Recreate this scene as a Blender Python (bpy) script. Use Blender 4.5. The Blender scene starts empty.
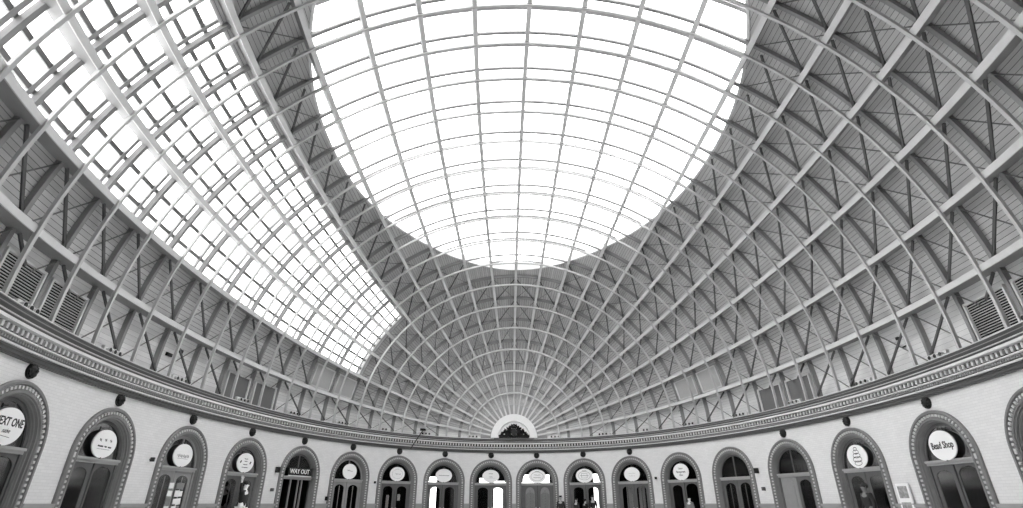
import bpy, bmesh, math, random
from math import pi, sin, cos, sqrt, radians
from mathutils import Vector, Matrix
random.seed(7)
SC = bpy.context.scene
COL = SC.collection
# ------------------------------------------------------------------ camera
CAM = dict(f=516.1257, pit=0.450415, yaw=-0.018548, loc=(-18.8317, 0.88038, -4.09903))
cd = bpy.data.cameras.new('camera'); co = bpy.data.objects.new('camera', cd); COL.objects.link(co)
cd.sensor_width = 36.0; cd.lens = CAM['f'] / 1023 * 36; cd.clip_end = 500; cd.clip_start = .05
sp, cp, sy, cy = sin(CAM['pit']), cos(CAM['pit']), sin(CAM['yaw']), cos(CAM['yaw'])
fw = Vector((cp * cy, cp * sy, sp)); rt = Vector((sy, -cy, 0)); up = Vector((-sp * cy, -sp * sy, cp))
mw = Matrix((rt, up, -fw)).transposed().to_4x4(); mw.translation = Vector(CAM['loc'])
co.matrix_world = mw; SC.camera = co
# ------------------------------------------------------------------ world, exposure
w = bpy.data.worlds.new('overcast_sky'); SC.world = w; w.use_nodes = True
nt = w.node_tree; nt.nodes.clear()
wo = nt.nodes.new('ShaderNodeOutputWorld'); bg = nt.nodes.new('ShaderNodeBackground')
geo = nt.nodes.new('ShaderNodeNewGeometry') if False else nt.nodes.new('ShaderNodeTexCoord')
no = nt.nodes.new('ShaderNodeTexNoise'); no.inputs['Scale'].default_value = 2.2; no.inputs['Detail'].default_value = 3
mp = nt.nodes.new('ShaderNodeMapRange'); mp.inputs['To Min'].default_value = .9; mp.inputs['To Max'].default_value = 1.08
nt.links.new(geo.outputs['Generated'], no.inputs['Vector']); nt.links.new(no.outputs['Fac'], mp.inputs['Value'])
mu = nt.nodes.new('ShaderNodeMath'); mu.operation = 'MULTIPLY'; mu.inputs[1].default_value = 4.8
nt.links.new(mp.outputs['Result'], mu.inputs[0]); nt.links.new(mu.outputs[0], bg.inputs['Strength'])
bg.inputs['Color'].default_value = (1, 1, 1, 1); nt.links.new(bg.outputs[0], wo.inputs[0])
SC.view_settings.view_transform = 'Standard'; SC.view_settings.look = 'None'
SC.view_settings.exposure = 0.32; SC.view_settings.gamma = 1.0; SC.view_settings.use_curve_mapping = False
SC.cycles.max_bounces = 10; SC.cycles.diffuse_bounces = 6; SC.cycles.transparent_max_bounces = 16
# ------------------------------------------------------------------ materials
def mat(name, g, rough=.6, noise=0.0, scale=6.0, spec=.3, metal=0.0, bump=0.0, co='Object'):
    m = bpy.data.materials.new(name); m.use_nodes = True; n = m.node_tree.nodes; l = m.node_tree.links
    b = n['Principled BSDF']; b.inputs['Roughness'].default_value = rough; b.inputs['Metallic'].default_value = metal
    b.inputs['Specular IOR Level'].default_value = spec
    b.inputs['Base Color'].default_value = (g, g, g, 1)
    if noise:
        tc = n.new('ShaderNodeTexCoord'); t = n.new('ShaderNodeTexNoise'); t.inputs['Scale'].default_value = scale; t.inputs['Detail'].default_value = 6
        r = n.new('ShaderNodeMapRange'); r.inputs['To Min'].default_value = g * (1 - noise); r.inputs['To Max'].default_value = g * (1 + noise)
        l.new(tc.outputs[co], t.inputs['Vector']); l.new(t.outputs['Fac'], r.inputs['Value']); l.new(r.outputs['Result'], b.inputs['Base Color'])
        if bump:
            bu = n.new('ShaderNodeBump'); bu.inputs['Strength'].default_value = bump; bu.inputs['Distance'].default_value = .02
            l.new(t.outputs['Fac'], bu.inputs['Height']); l.new(bu.outputs[0], b.inputs['Normal'])
    return m
def line_mat(name, g, gline, width, axis='Y', noise=.12, bricks=None, rough=.7):
    """painted boards (or bricks) laid out in the UV map: one board per UV unit"""
    m = bpy.data.materials.new(name); m.use_nodes = True; n = m.node_tree.nodes; l = m.node_tree.links
    b = n['Principled BSDF']; b.inputs['Roughness'].default_value = rough; b.inputs['Specular IOR Level'].default_value = .2
    uv = n.new('ShaderNodeUVMap'); sx = n.new('ShaderNodeSeparateXYZ'); l.new(uv.outputs[0], sx.inputs[0])
    def math_(op, a, bb=None):
        k = n.new('ShaderNodeMath'); k.operation = op
        for i, v in enumerate((a, bb)):
            if v is None: continue
            if hasattr(v, 'links'): l.new(v, k.inputs[i])
            else: k.inputs[i].default_value = v
        return k.outputs[0]
    if bricks:
        br = n.new('ShaderNodeTexBrick'); l.new(uv.outputs[0], br.inputs['Vector'])
        br.inputs['Scale'].default_value = 1; br.inputs['Brick Width'].default_value = .24; br.inputs['Row Height'].default_value = .08
        br.inputs['Mortar Size'].default_value = .006; br.inputs['Mortar Smooth'].default_value = .5
        for i, q in enumerate((g * 1.03, g * .97, gline)): br.inputs[i + 1].default_value = (q, q, q, 1)
        base = br.outputs['Color']
    else:
        fr = math_('FRACT', sx.outputs[1]); ln = math_('LESS_THAN', fr, width)
        fl = math_('FLOOR', sx.outputs[1]); wn = n.new('ShaderNodeTexWhiteNoise'); wn.noise_dimensions = '1D'
        l.new(fl, wn.inputs['W']); vary = math_('MULTIPLY_ADD', wn.outputs['Value'], .16)
        vary.node.inputs[2].default_value = .92
        mx = n.new('ShaderNodeMix'); mx.data_type = 'RGBA'; l.new(ln, mx.inputs[0])
        cm = n.new('ShaderNodeCombineColor'); vv = math_('MULTIPLY', vary, g)
        for i in range(3): l.new(vv, cm.inputs[i])
        l.new(cm.outputs[0], mx.inputs[6]); mx.inputs[7].default_value = (gline, gline, gline, 1); base = mx.outputs[2]
    t = n.new('ShaderNodeTexNoise'); t.inputs['Scale'].default_value = 1.7; t.inputs['Detail'].default_value = 8; t.inputs['Roughness'].default_value = .65
    tc = n.new('ShaderNodeTexCoord'); l.new(tc.outputs['Object'], t.inputs['Vector'])
    r = n.new('ShaderNodeMapRange'); r.inputs['To Min'].default_value = 1 - noise; r.inputs['To Max'].default_value = 1 + noise; l.new(t.outputs['Fac'], r.inputs['Value'])
    mm = n.new('ShaderNodeMix'); mm.data_type = 'RGBA'; mm.blend_type = 'MULTIPLY'; mm.inputs[0].default_value = 1
    l.new(base, mm.inputs[6]); l.new(r.outputs['Result'], mm.inputs[7]); l.new(mm.outputs[2], b.inputs['Base Color'])
    return m
def glass_mat(name, tint, gloss=.12, haze=0.0):
    m = bpy.data.materials.new(name); m.use_nodes = True; n = m.node_tree.nodes; l = m.node_tree.links; n.clear()
    o = n.new('ShaderNodeOutputMaterial'); tr = n.new('ShaderNodeBsdfTransparent'); tr.inputs[0].default_value = (tint, tint, tint, 1)
    gl = n.new('ShaderNodeBsdfGlossy'); gl.inputs['Roughness'].default_value = .08; gl.inputs[0].default_value = (.3, .3, .3, 1)
    fr = n.new('ShaderNodeFresnel'); fr.inputs[0].default_value = 1.3
    mx = n.new('ShaderNodeMixShader'); l.new(fr.outputs[0], mx.inputs[0]); l.new(tr.outputs[0], mx.inputs[1]); l.new(gl.outputs[0], mx.inputs[2])
    last = mx
    if haze:
        tl = n.new('ShaderNodeBsdfTranslucent'); tl.inputs[0].default_value = (.9, .9, .9, 1)
        m2 = n.new('ShaderNodeMixShader'); m2.inputs[0].default_value = haze; l.new(mx.outputs[0], m2.inputs[1]); l.new(tl.outputs[0], m2.inputs[2]); last = m2
    l.new(last.outputs[0], o.inputs[0]); return m
M = dict(
    board=line_mat('painted_roof_boards', .52, .12, .10),
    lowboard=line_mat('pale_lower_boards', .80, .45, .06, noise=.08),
    boardf=line_mat('painted_fan_boards', .46, .2, .12),
    plaster=line_mat('painted_brick_wall', .70, .6, 0, bricks=True, noise=.07),
    rib=mat('white_iron_paint', .52, .45, .12, 3), beam=mat('cream_beam_paint', .62, .5, .1, 2.5), ubeam=mat('shaded_beam_paint', .28, .55, .12, 3),  # ubeam is darker than beam: shade on the beam sides is painted in
    strut=mat('dark_strut_paint', .1, .5, .2, 8), rod=mat('tie_rod_paint', .16, .5),
    cornice=mat('grey_cornice_paint', .1, .5, .15, 5), cdark=mat('dark_paint_and_gap_shade', .02, .5), clight=mat('light_cornice_paint', .68, .5, .08, 5),
    surround=mat('grey_arch_paint', .2, .5, .12, 4), bead=mat('pale_bead_paint', .55, .5), dado=mat('grey_pier_paint', .33, .6, .1, 4),
    door=mat('grey_door_paint', .11, .4, .15, 5), doorlight=mat('pale_door_paint', .26, .4, .1, 5), panel=mat('door_panel_paint', .24, .5, .2, 10),
    black=mat('black_paint', .012, .45), dark=mat('dark_fabric', .03, .8), mid=mat('grey_fabric', .2, .8),
    white=mat('white_sign_paint', .86, .5), ink=mat('sign_ink', .03, .6), greyink=mat('grey_sign_ink', .3, .6), paper=mat('paper', .8, .8), skin=mat('skin', .45, .6, .05),
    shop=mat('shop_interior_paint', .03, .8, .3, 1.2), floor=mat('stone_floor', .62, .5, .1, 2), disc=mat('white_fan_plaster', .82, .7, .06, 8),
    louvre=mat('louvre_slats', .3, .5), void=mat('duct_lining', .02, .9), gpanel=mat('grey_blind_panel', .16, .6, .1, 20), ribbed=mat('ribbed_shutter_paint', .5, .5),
    frame=mat('white_frame_paint', .72, .5), bar=mat('glazing_bar_paint', .2, .5), tbar=mat('pale_glazing_bar_paint', .35, .5), lens=mat('lamp_glass_dark', .05, .15, spec=.6),
    transom=mat('transom_paint', .36, .45), photo=mat('printed_pictures', .3, .5, .95, 9),
    glass=glass_mat('shop_glass', .8), roofglass=glass_mat('roof_glass', .93, haze=.1))
# ------------------------------------------------------------------ helpers
def tag(o, label=None, cat=None, group=None, kind=None):
    if label: o['label'] = label
    if cat: o['category'] = cat
    if group: o['group'] = group
    if kind: o['kind'] = kind
    return o
def mesh(name, V, F, m, parent=None, smooth=False, uvs=None):
    me = bpy.data.meshes.new(name); me.from_pydata([tuple(v) for v in V], [], F); me.materials.append(m)
    if uvs:
        ul = me.uv_layers.new(name='UVMap'); k = 0
        for poly, fu in zip(me.polygons, uvs):
            for li, q in zip(poly.loop_indices, fu): ul.data[li].uv = q
    if smooth: me.polygons.foreach_set('use_smooth', [True] * len(me.polygons))
    me.update(); o = bpy.data.objects.new(name, me); COL.objects.link(o)
    if parent:
        o.parent = parent; o.matrix_parent_inverse = Matrix.Translation(-Vector(parent.location))
    return o
def empty(name, loc, **kw):
    o = bpy.data.objects.new(name, None); COL.objects.link(o); o.location = loc; o.empty_display_size = .1
    return tag(o, **kw)
class MB:
    def __init__(s): s.V = []; s.F = []
    def add(s, V, F):
        b = len(s.V); s.V += [Vector(v) for v in V]; s.F += [[b + i for i in f] for f in F]
    def sweep(s, P, A, B, sec, closed=False, caps=True):
        n = len(sec); V = []; F = []
        for p, a, b in zip(P, A, B):
            for (u, v) in sec: V.append(p + a * u + b * v)
        N = len(P)
        for i in range(N if closed else N - 1):
            j = (i + 1) % N
            for k in range(n):
                l = (k + 1) % n
                F.append([i * n + k, i * n + l, j * n + l, j * n + k])
        if caps and not closed: F.append(list(range(n))[::-1]); F.append([(N - 1) * n + k for k in range(n)])
        s.add(V, F)
    def box(s, o, a, b, c):
        """box from centre o with half-extent vectors a, b, c"""
        V = [o + a * i + b * j + c * k for i in (-1, 1) for j in (-1, 1) for k in (-1, 1)]
        s.add(V, [[0, 1, 3, 2], [4, 6, 7, 5], [0, 4, 5, 1], [2, 3, 7, 6], [0, 2, 6, 4], [1, 5, 7, 3]])
    def bar(s, p, q, w, d, nrm):
        t = (q - p).normalized(); a = t.cross(nrm).normalized(); b = a.cross(t)
        s.box((p + q) / 2, t * ((q - p).length / 2), a * (w / 2), b * (d / 2))
    def ball(s, c, r, seg=10, rings=6, ax=None):
        bm = bmesh.new(); bmesh.ops.create_uvsphere(bm, u_segments=seg, v_segments=rings, radius=1)
        ax = ax or (Vector((1, 0, 0)), Vector((0, 1, 0)), Vector((0, 0, 1)))
        r = r if hasattr(r, '__len__') else (r, r, r)
        V = [c + ax[0] * v.co.x * r[0] + ax[1] * v.co.y * r[1] + ax[2] * v.co.z * r[2] for v in bm.verts]
        s.add(V, [[v.index for v in f.verts] for f in bm.faces]); bm.free()
    def cyl(s, p, q, r, seg=12, r2=None):
        t = (q - p).normalized(); a = t.orthogonal().normalized(); b = t.cross(a); r2 = r if r2 is None else r2
        V = []; 
        for c, rr in ((p, r), (q, r2)):
            V += [c + (a * cos(2 * pi * i / seg) + b * sin(2 * pi * i / seg)) * rr for i in range(seg)]
        F = [[i, (i + 1) % seg, seg + (i + 1) % seg, seg + i] for i in range(seg)] + [list(range(seg))[::-1], list(range(seg, 2 * seg))]
        s.add(V, F)
    def build(s, name, m, parent=None, smooth=False): 
        o = mesh(name, s.V, s.F, m, parent, smooth)
        return o
ORD = ['', 'first', 'second', 'third', 'fourth', 'fifth', 'sixth', 'seventh', 'eighth', 'ninth', 'tenth', 'eleventh', 'twelfth', 'thirteenth', 'fourteenth', 'fifteenth',
       'sixteenth', 'seventeenth', 'eighteenth', 'nineteenth', 'twentieth', 'twenty-first', 'twenty-second']
# ------------------------------------------------------------------ the hall's geometry
A_, B_, HR, PE, PH2, DT = 19.31119, 12.88, .968337, 2.05732, .033366, .158834
MEND = pi / 2 / DT
def plan(k):
    ph = k * pi / 28 + PH2 * sin(k * pi / 14); e = 2 / PE; c, s = cos(ph), sin(ph)
    return A_ * math.copysign(abs(c) ** e, c), B_ * abs(s) ** e
def S(k, m, D=0.0):
    """a point of the roof: k counts transverse ribs from the far end, m longitudinal beams from the crown (left < 0)"""
    x, W = plan(k); th = pi / 2 - m * DT; H = HR * W
    P = Vector((x, -W * cos(th), H * sin(th))); N = Vector((0, -cos(th) / W, sin(th) / H)).normalized()
    return P + N * D
def SN(k, m):
    x, W = plan(k); th = pi / 2 - m * DT; return Vector((0, -cos(th) / W, sin(th) / (HR * W))).normalized()
# plan curve by arc length at the wall face; sigma > 0 towards the right of the photo
NK = 2800; ks = [28 * i / NK for i in range(NK + 1)]
base = [Vector((*plan(k), 0)) for k in ks]; base[0].y = 0; base[-1].y = 0
nor = []
for i in range(NK + 1):
    a, b = base[max(i - 3, 0)], base[min(i + 3, NK)]; t = (b - a).normalized(); n = Vector((t.y, -t.x, 0))
    nor.append(n)
nor[0] = Vector((1, 0, 0)); nor[-1] = Vector((-1, 0, 0))
for i in range(1, 60):
    f = i / 60; nor[i] = (nor[0] * (1 - f) + nor[60] * f).normalized(); nor[-1 - i] = (nor[-1] * (1 - f) + nor[-61] * f).normalized()
WO = .4
wallp = [b + n * WO for b, n in zip(base, nor)]
arc = [0.0]
for i in range(NK): arc.append(arc[-1] + (wallp[i + 1] - wallp[i]).length)
HALF = arc[-1]
def k_to_s(k):
    i = min(int(k * 100), NK - 1); return arc[i] + (arc[i + 1] - arc[i]) * (k * 100 - i)
import bisect
def wall_frame(sg):
    s = abs(sg); side = 1 if sg < 0 else -1
    if s > HALF: s = 2 * HALF - s; side = -side
    i = min(max(bisect.bisect(arc, s) - 1, 0), NK - 1); f = (s - arc[i]) / (arc[i + 1] - arc[i])
    p = wallp[i].lerp(wallp[i + 1], f); n = nor[i].lerp(nor[i + 1], f).normalized()
    if side < 0: p = Vector((p.x, -p.y, 0)); n = Vector((n.x, -n.y, 0))
    return p, n, Vector((n.y, -n.x, 0))
def WP(sg, v, z):
    p, n, t = wall_frame(sg); return p + n * v + Vector((0, 0, z))
Z = Vector((0, 0, 1)); ZF = -5.4; ZS = -2.80; ZIMP = -4.1; ZTOP = -.86
JK = [.93 + 1.965 * j for j in range(9)]
# ------------------------------------------------------------------ floor
ring = [WP(-HALF + 2 * HALF * i / 240, 0, ZF) for i in range(240)]
outer = [WP(-HALF + 2 * HALF * i / 240, 4.6, ZF) for i in range(240)]
V = ring + [p - Z * .3 for p in ring]; F = [list(range(240)), list(range(240, 480))[::-1]] + [[i, (i + 1) % 240, 240 + (i + 1) % 240, 240 + i] for i in range(240)]
tag(mesh('floor', V, F, M['floor']), kind='structure')
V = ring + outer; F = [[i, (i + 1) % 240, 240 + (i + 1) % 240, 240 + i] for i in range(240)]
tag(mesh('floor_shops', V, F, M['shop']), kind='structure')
# ------------------------------------------------------------------ walls with arched openings
RO = 1.38
def wall_strip(name, s0, s1, holes):
    us = []
    n = max(2, int((s1 - s0) / .25)); us = [s0 + (s1 - s0) * i / n for i in range(n + 1)]
    for h in holes:
        us = [u for u in us if abs(u - h) > RO + .02]
        us += [h + RO * sin(pi * i / 36) for i in range(-18, 19)] + [h - RO - .004, h + RO + .004]
    us.sort(); V = []; F = []; UV = []
    for u in us:
        zb = ZF
        for h in holes:
            if abs(u - h) <= RO + 1e-6: zb = ZS + sqrt(max(RO * RO - (u - h) ** 2, 0))
        V += [WP(u, 0, zb), WP(u, 0, ZTOP + .3)]
    for i in range(len(us) - 1):
        F.append([2 * i, 2 * i + 1, 2 * i + 3, 2 * i + 2])
        UV.append([(us[j // 2], V[j].z) for j in (2 * i, 2 * i + 1, 2 * i + 3, 2 * i + 2)])
    return tag(mesh(name, V, F, M['plaster'], uvs=UV), kind='structure')
sj = [k_to_s(k) for k in JK]; pier = [0.0] + [(sj[i] + sj[i + 1]) / 2 for i in range(8)] + [sj[8] + (sj[8] - sj[7]) / 2]
wall_strip('wall_right', 0, pier[9], sj); wall_strip('wall_left', -pier[9], 0, [-s for s in sj][::-1])
wall_strip('wall_back', pier[9], 2 * HALF - pier[9], [])
# rooms behind the doorways
zc = -1.0
back_windows = {1: [(-2.6, -.35)], 0: [(-.95, .95)], -1: [(-1.0, 1.0)], -2: [(-.2, 1.6)]}
V = []; F = []; sw = []
def bwall(s0, s1, z0, z1):
    n = max(1, int((s1 - s0) / .5)); b = len(V)
    for i in range(n + 1): V.extend([WP(s0 + (s1 - s0) * i / n, 4.5, z0), WP(s0 + (s1 - s0) * i / n, 4.5, z1)])
    for i in range(n): F.append([b + 2 * i, b + 2 * i + 1, b + 2 * i + 3, b + 2 * i + 2])
# windows in the outer wall as angular stretches behind the four doorways at the far end: (s0, s1, z0, z1)
WINS = [(-4.75, -4.0, -4.9, -2.3), (-1.75, -1.25, -2.72, -2.35), (-1.0, -.35, -4.9, -2.55), (.3, 1.95, -2.75, -2.1), (4.25, 4.8, -4.9, -2.1)]
cuts = sorted([-pier[9]] + [c for q in WINS for c in q[:2]] + [pier[9]])
for a, b in zip(cuts[:-1], cuts[1:]):
    q = [t for t in WINS if abs(t[0] - a) < 1e-6]
    if q: bwall(a, b, ZF, q[0][2]); bwall(a, b, q[0][3], zc)
    else: bwall(a, b, ZF, zc)
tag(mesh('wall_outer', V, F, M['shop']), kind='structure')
V = []; F = []
for i in range(121):
    s = -pier[9] + 2 * pier[9] * i / 120; V += [WP(s, 0.02, zc), WP(s, 4.55, zc)]
F = [[2 * i, 2 * i + 1, 2 * i + 3, 2 * i + 2] for i in range(120)]
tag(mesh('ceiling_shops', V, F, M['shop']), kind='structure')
pm = MB()
for sg in [p * q for p in pier for q in (1, -1)]:
    p, n, t = wall_frame(sg); pm.box(p + n * 2.32 + Z * ((ZF + zc) / 2), n * 2.2, t * .08, Z * ((zc - ZF) / 2))
tag(pm.build('wall_partitions', M['shop']), kind='structure')
# dado at the foot of each pier
dm = MB(); dc = MB()
for side in (1, -1):
    for j in range(0, 10):
        c = pier[j] * side
        a = (sj[j - 1] + 1.45) if j else -(sj[0] - 1.45); b = (sj[j] - 1.45) if j < 9 else pier[9]
        if j == 0 and side < 0: continue
        lo, hi = (a, b) if side > 0 else (-b, -a)
        ss = [lo + (hi - lo) * i / 4 for i in range(5)]
        fr = [wall_frame(s) for s in ss]
        dm.sweep([f[0] + Z * ZF for f in fr], [f[1] for f in fr], [Z] * 5, [(-.06, 0), (-.06, ZIMP - .1 - ZF), (.02, ZIMP - .1 - ZF), (.02, 0)])
        dc.sweep([f[0] for f in fr], [f[1] for f in fr], [Z] * 5, [(-.1, ZIMP - .1), (-.12, ZIMP), (.02, ZIMP), (.02, ZIMP - .1)])
tag(dm.build('trim_1', M['dado']), kind='structure'); tag(dc.build('trim_2', M['dado']), kind='structure')
# ------------------------------------------------------------------ cornice
NR = 420
rs = [-HALF + 2 * HALF * i / NR for i in range(NR)]; rf = [wall_frame(s) for s in rs]
RP = [f[0] for f in rf]; RN = [f[1] for f in rf]; RZ = [Z] * NR
def ringsweep(name, sec, m):
    b = MB(); b.sweep(RP, RN, RZ, [(o - WO, z) for o, z in sec], closed=True)
    return tag(b.build(name, m), kind='structure')
ringsweep('trim_3', [(-.14, -.085), (-.14, -.045), (.9, -.045), (.9, -.30), (.03, -.30), (.0, -.27), (-.03, -.21), (-.09, -.16), (-.12, -.1)], M['cornice'])     # crown moulding
ringsweep('trim_4', [(-.155, -.06), (-.155, -.035), (-.1, -.035), (-.1, -.06)], M['clight'])
ringsweep('trim_5', [(-.03, -.245), (-.045, -.225), (-.02, -.21), (.05, -.245)], M['clight'])
ringsweep('trim_15', [(-.105, -.15), (-.115, -.135), (-.08, -.12), (-.07, -.15)], M['dado'])
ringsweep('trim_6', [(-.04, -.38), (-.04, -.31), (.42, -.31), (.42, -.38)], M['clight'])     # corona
ringsweep('trim_7', [(.14, -.56), (.14, -.38), (.45, -.38), (.45, -.56)], M['cdark'])        # bed behind the large dentils, near-black to paint in the shade of their gaps
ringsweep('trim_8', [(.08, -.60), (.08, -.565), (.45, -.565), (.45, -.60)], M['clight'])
ringsweep('trim_9', [(.2, -.71), (.2, -.60), (.45, -.60), (.45, -.71)], M['cdark'])  # near-black as well: shade between the small dentils put into the colour
ringsweep('trim_10', [(.17, -.755), (.17, -.71), (.45, -.71), (.45, -.755)], M['clight'])
ringsweep('trim_11', [(.31, -.93), (.31, -.90), (.27, -.88), (.27, -.82), (.23, -.80), (.23, -.755), (.45, -.755), (.45, -.93)], M['cornice'])
def teeth(name, step, o, z0, z1, wd, dp, m, rnd=False):
    b = MB(); n = int(2 * HALF / step)
    for i in range(n):
        s = -HALF + 2 * HALF * (i + .5) / n; p, nn, t = wall_frame(s)
        if p.x < -17.5: continue
        c = p + nn * (o - WO + dp / 2)
        if rnd:
            # a scrolled bracket: wedge that leans forward towards its top
            V = []
            for u in (-wd / 2, wd / 2):
                for q in ((dp / 2, z0), (.1 * dp, z0), (-.5 * dp, (z0 + z1) / 2), (-.62 * dp, z1 - .02), (-.5 * dp, z1), (dp / 2, z1)):
                    V.append(c + t * u + nn * q[0] + Z * q[1])
            F = [[0, 1, 2, 3, 4, 5][::-1], [6, 7, 8, 9, 10, 11]] + [[k, (k + 1) % 6, 6 + (k + 1) % 6, 6 + k] for k in range(6)]
            b.add(V, F)
        else: b.box(c + Z * (z0 + z1) / 2, t * (wd / 2), nn * (dp / 2), Z * ((z1 - z0) / 2))
    return tag(b.build(name, m), kind='structure')
teeth('trim_12', .2, .08, -.53, -.40, .085, .07, M['clight'], False)
teeth('trim_13', .105, .13, -.69, -.61, .05, .07, M['dado'])
# ------------------------------------------------------------------ roof boarding with the two roof lights cut out
K0, K1 = 7.25, 20.75
def MH(k):
    u = (k - 14) / 6.75
    return 4.3 * (max(0, 1 - abs(u) ** 2.1)) ** .5
kk = [i * .25 for i in range(4, 113)]
kk = sorted(set(kk + [7.25 + d for d in (.004, .015, .03, .06, .1, .15, .2)] + [20.75 - d for d in (.004, .015, .03, .06, .1, .15, .2)]))
DB = .70
V = []; F = []; UV = []
def nplank(k): return 13 if 7 <= k < 21 else (9 if 4 <= k < 24 else 5)
def board(k0, k1, a0, b0, a1, b1, n):
    """strip between k0 and k1 running from m=a to m=b"""
    b = len(V)
    for i in range(n + 1):
        f = i / n
        V.append(S(k0, a0 + (b0 - a0) * f, DB)); V.append(S(k1, a1 + (b1 - a1) * f, DB))
    npk = nplank((k0 + k1) / 2)
    for i in range(n):
        f0, f1 = i / n, (i + 1) / n
        F.append([b + 2 * i, b + 2 * i + 1, b + 2 * i + 3, b + 2 * i + 2])
        UV.append([(k0, (a0 + (b0 - a0) * f0) * npk), (k1, (a1 + (b1 - a1) * f0) * npk), (k1, (a1 + (b1 - a1) * f1) * npk), (k0, (a0 + (b0 - a0) * f1) * npk)])
for k0, k1 in zip(kk[:-1], kk[1:]):
    h0, h1 = (MH(k0) if K0 < k0 < K1 else 0), (MH(k1) if K0 < k1 < K1 else 0)
    board(k0, k1, h0, 9, h1, 9, 22); board(k0, k1, 9, MEND, 9, MEND, 3)
    mid = (k0 + k1) / 2
    if 7 < mid < 21:
        board(k0, k1, -5.12, -h0, -5.12, -h1, 14); board(k0, k1, -9, -8.0, -9, -8.0, 4)
    else: board(k0, k1, -9, -h0, -9, -h1, 22)
    board(k0, k1, -MEND, -9, -MEND, -9, 3)
roof = mesh('ceiling', V, F, M['board'], uvs=UV); roof.data.materials.append(M['lowboard'])
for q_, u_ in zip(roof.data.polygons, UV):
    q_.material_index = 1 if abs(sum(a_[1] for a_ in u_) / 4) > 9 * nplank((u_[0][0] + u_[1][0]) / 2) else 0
tag(roof, kind='structure')
# upstand between cornice and boarding, closes the foot of the roof
b = MB(); b.sweep(RP, RN, RZ, [(DB - .01 - WO, .06), (DB - .01 - WO, -.2), (DB + .2 - WO, -.2), (DB + .2 - WO, .06)], closed=True)
tag(b.build('trim_14', M['board']), kind='structure')
# ------------------------------------------------------------------ roof lights
def hole_pts(n=160):
    out = []
    for i in range(n):
        a = 2 * pi * i / n; cu, su = cos(a), sin(a)
        u = math.copysign(abs(cu) ** (2 / 2.1), cu); out.append((14 + 6.75 * u, 4.3 * su, a))
    return out
w1 = empty('window_1', S(14, 0, .9), kind='structure')
hp = hole_pts()
# upstand rim
V = []; F = []
for (k, m, a) in hp: V += [S(k, m, DB - .03), S(k, m, 1.15)]
F = [[2 * i, 2 * i + 1, (2 * i + 3) % (2 * len(hp)), (2 * i + 2) % (2 * len(hp))] for i in range(len(hp))]
mesh('window_frame', V, F, M['frame'], w1)
b = MB(); P = [S(k, m, DB - .03) for k, m, a in hp]; N_ = [SN(k, m) for k, m, a in hp]
T_ = [(P[(i + 1) % len(P)] - P[i - 1]).normalized() for i in range(len(P))]; O_ = [t.cross(n).normalized() for t, n in zip(T_, N_)]
b.sweep(P, O_, N_, [(-.05, -.03), (.05, -.03), (.05, .02), (-.05, .02)], closed=True); b.build('rim', M['frame'], w1)
V = []; F = []; kg = [7.25 + 13.5 * (0.5 - .5 * cos(pi * i / 60)) for i in range(61)]
for k in kg:
    for i in range(25): V.append(S(k, -MH(k) + 2 * MH(k) * i / 24, 1.12))
for i in range(60):
    for j in range(24): F.append([i * 25 + j, i * 25 + j + 1, (i + 1) * 25 + j + 1, (i + 1) * 25 + j])
mesh('glass', V, F, M['roofglass'], w1)
b = MB()
for kq in [7 + i + f for i in range(14) for f in (.42,)]:
    if not (K0 < kq < K1): continue
    mh = MH(kq) - .02; ms = [-mh + 2 * mh * i / 40 for i in range(41)]
    wd = .14
    b.sweep([S(kq, m, 1.03) for m in ms], [Vector((1, 0, 0))] * 41, [SN(kq, m) for m in ms], [(-wd / 2, 0), (wd / 2, 0), (wd / 2, .06), (-wd / 2, .06)])
b.build('glazing_bars', M['tbar'], w1)
w2 = empty('window_2', S(14, -6.5, .8), kind='structure')
V = []; F = []
for i in range(57):
    for j in range(13): V.append(S(7 + i * .25, -8 + 2.88 * j / 12, .86))
for i in range(56):
    for j in range(12): F.append([i * 13 + j, i * 13 + j + 1, (i + 1) * 13 + j + 1, (i + 1) * 13 + j])
mesh('glass', V, F, M['roofglass'], w2)
b = MB(); kp = [7 + i * .25 for i in range(57)]
def tang(k, m): return (S(k, m + .05) - S(k, m - .05)).normalized()
for m in (-7.67, -7.33, -6.67, -6.33, -5.67, -5.36):
    b.sweep([S(k, m, .74) for k in kp], [tang(k, m) for k in kp], [SN(k, m) for k in kp], [(-.06, 0), (.06, 0), (.06, .1), (-.06, .1)])
b.build('glazing_bars', M['bar'], w2)
b = MB()
for i in range(14):
    kq = 7 + i + .12; ms = [-8 + 2.88 * j / 12 for j in range(13)]
    b.sweep([S(kq, m, .7) for m in ms], [Vector((1, 0, 0))] * 13, [SN(kq, m) for m in ms], [(-.05, 0), (.05, 0), (.05, .1), (-.05, .1)])
b.build('cross_bars', M['tbar'], w2)
b = MB()
for m in (-8.0, -5.12):
    b.sweep([S(k, m, DB - .03) for k in kp], [tang(k, m) for k in kp], [SN(k, m) for k in kp], [(-.03, 0), (.03, 0), (.03, .18), (-.03, .18)])
for kq in (7.0, 21.0):
    ms = [-8 + 2.88 * j / 12 for j in range(13)]
    b.sweep([S(kq, m, DB - .03) for m in ms], [Vector((1, 0, 0))] * 13, [SN(kq, m) for m in ms], [(-.03, 0), (.03, 0), (.03, .18), (-.03, .18)])
b.build('window_frame', M['frame'], w2)
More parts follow.
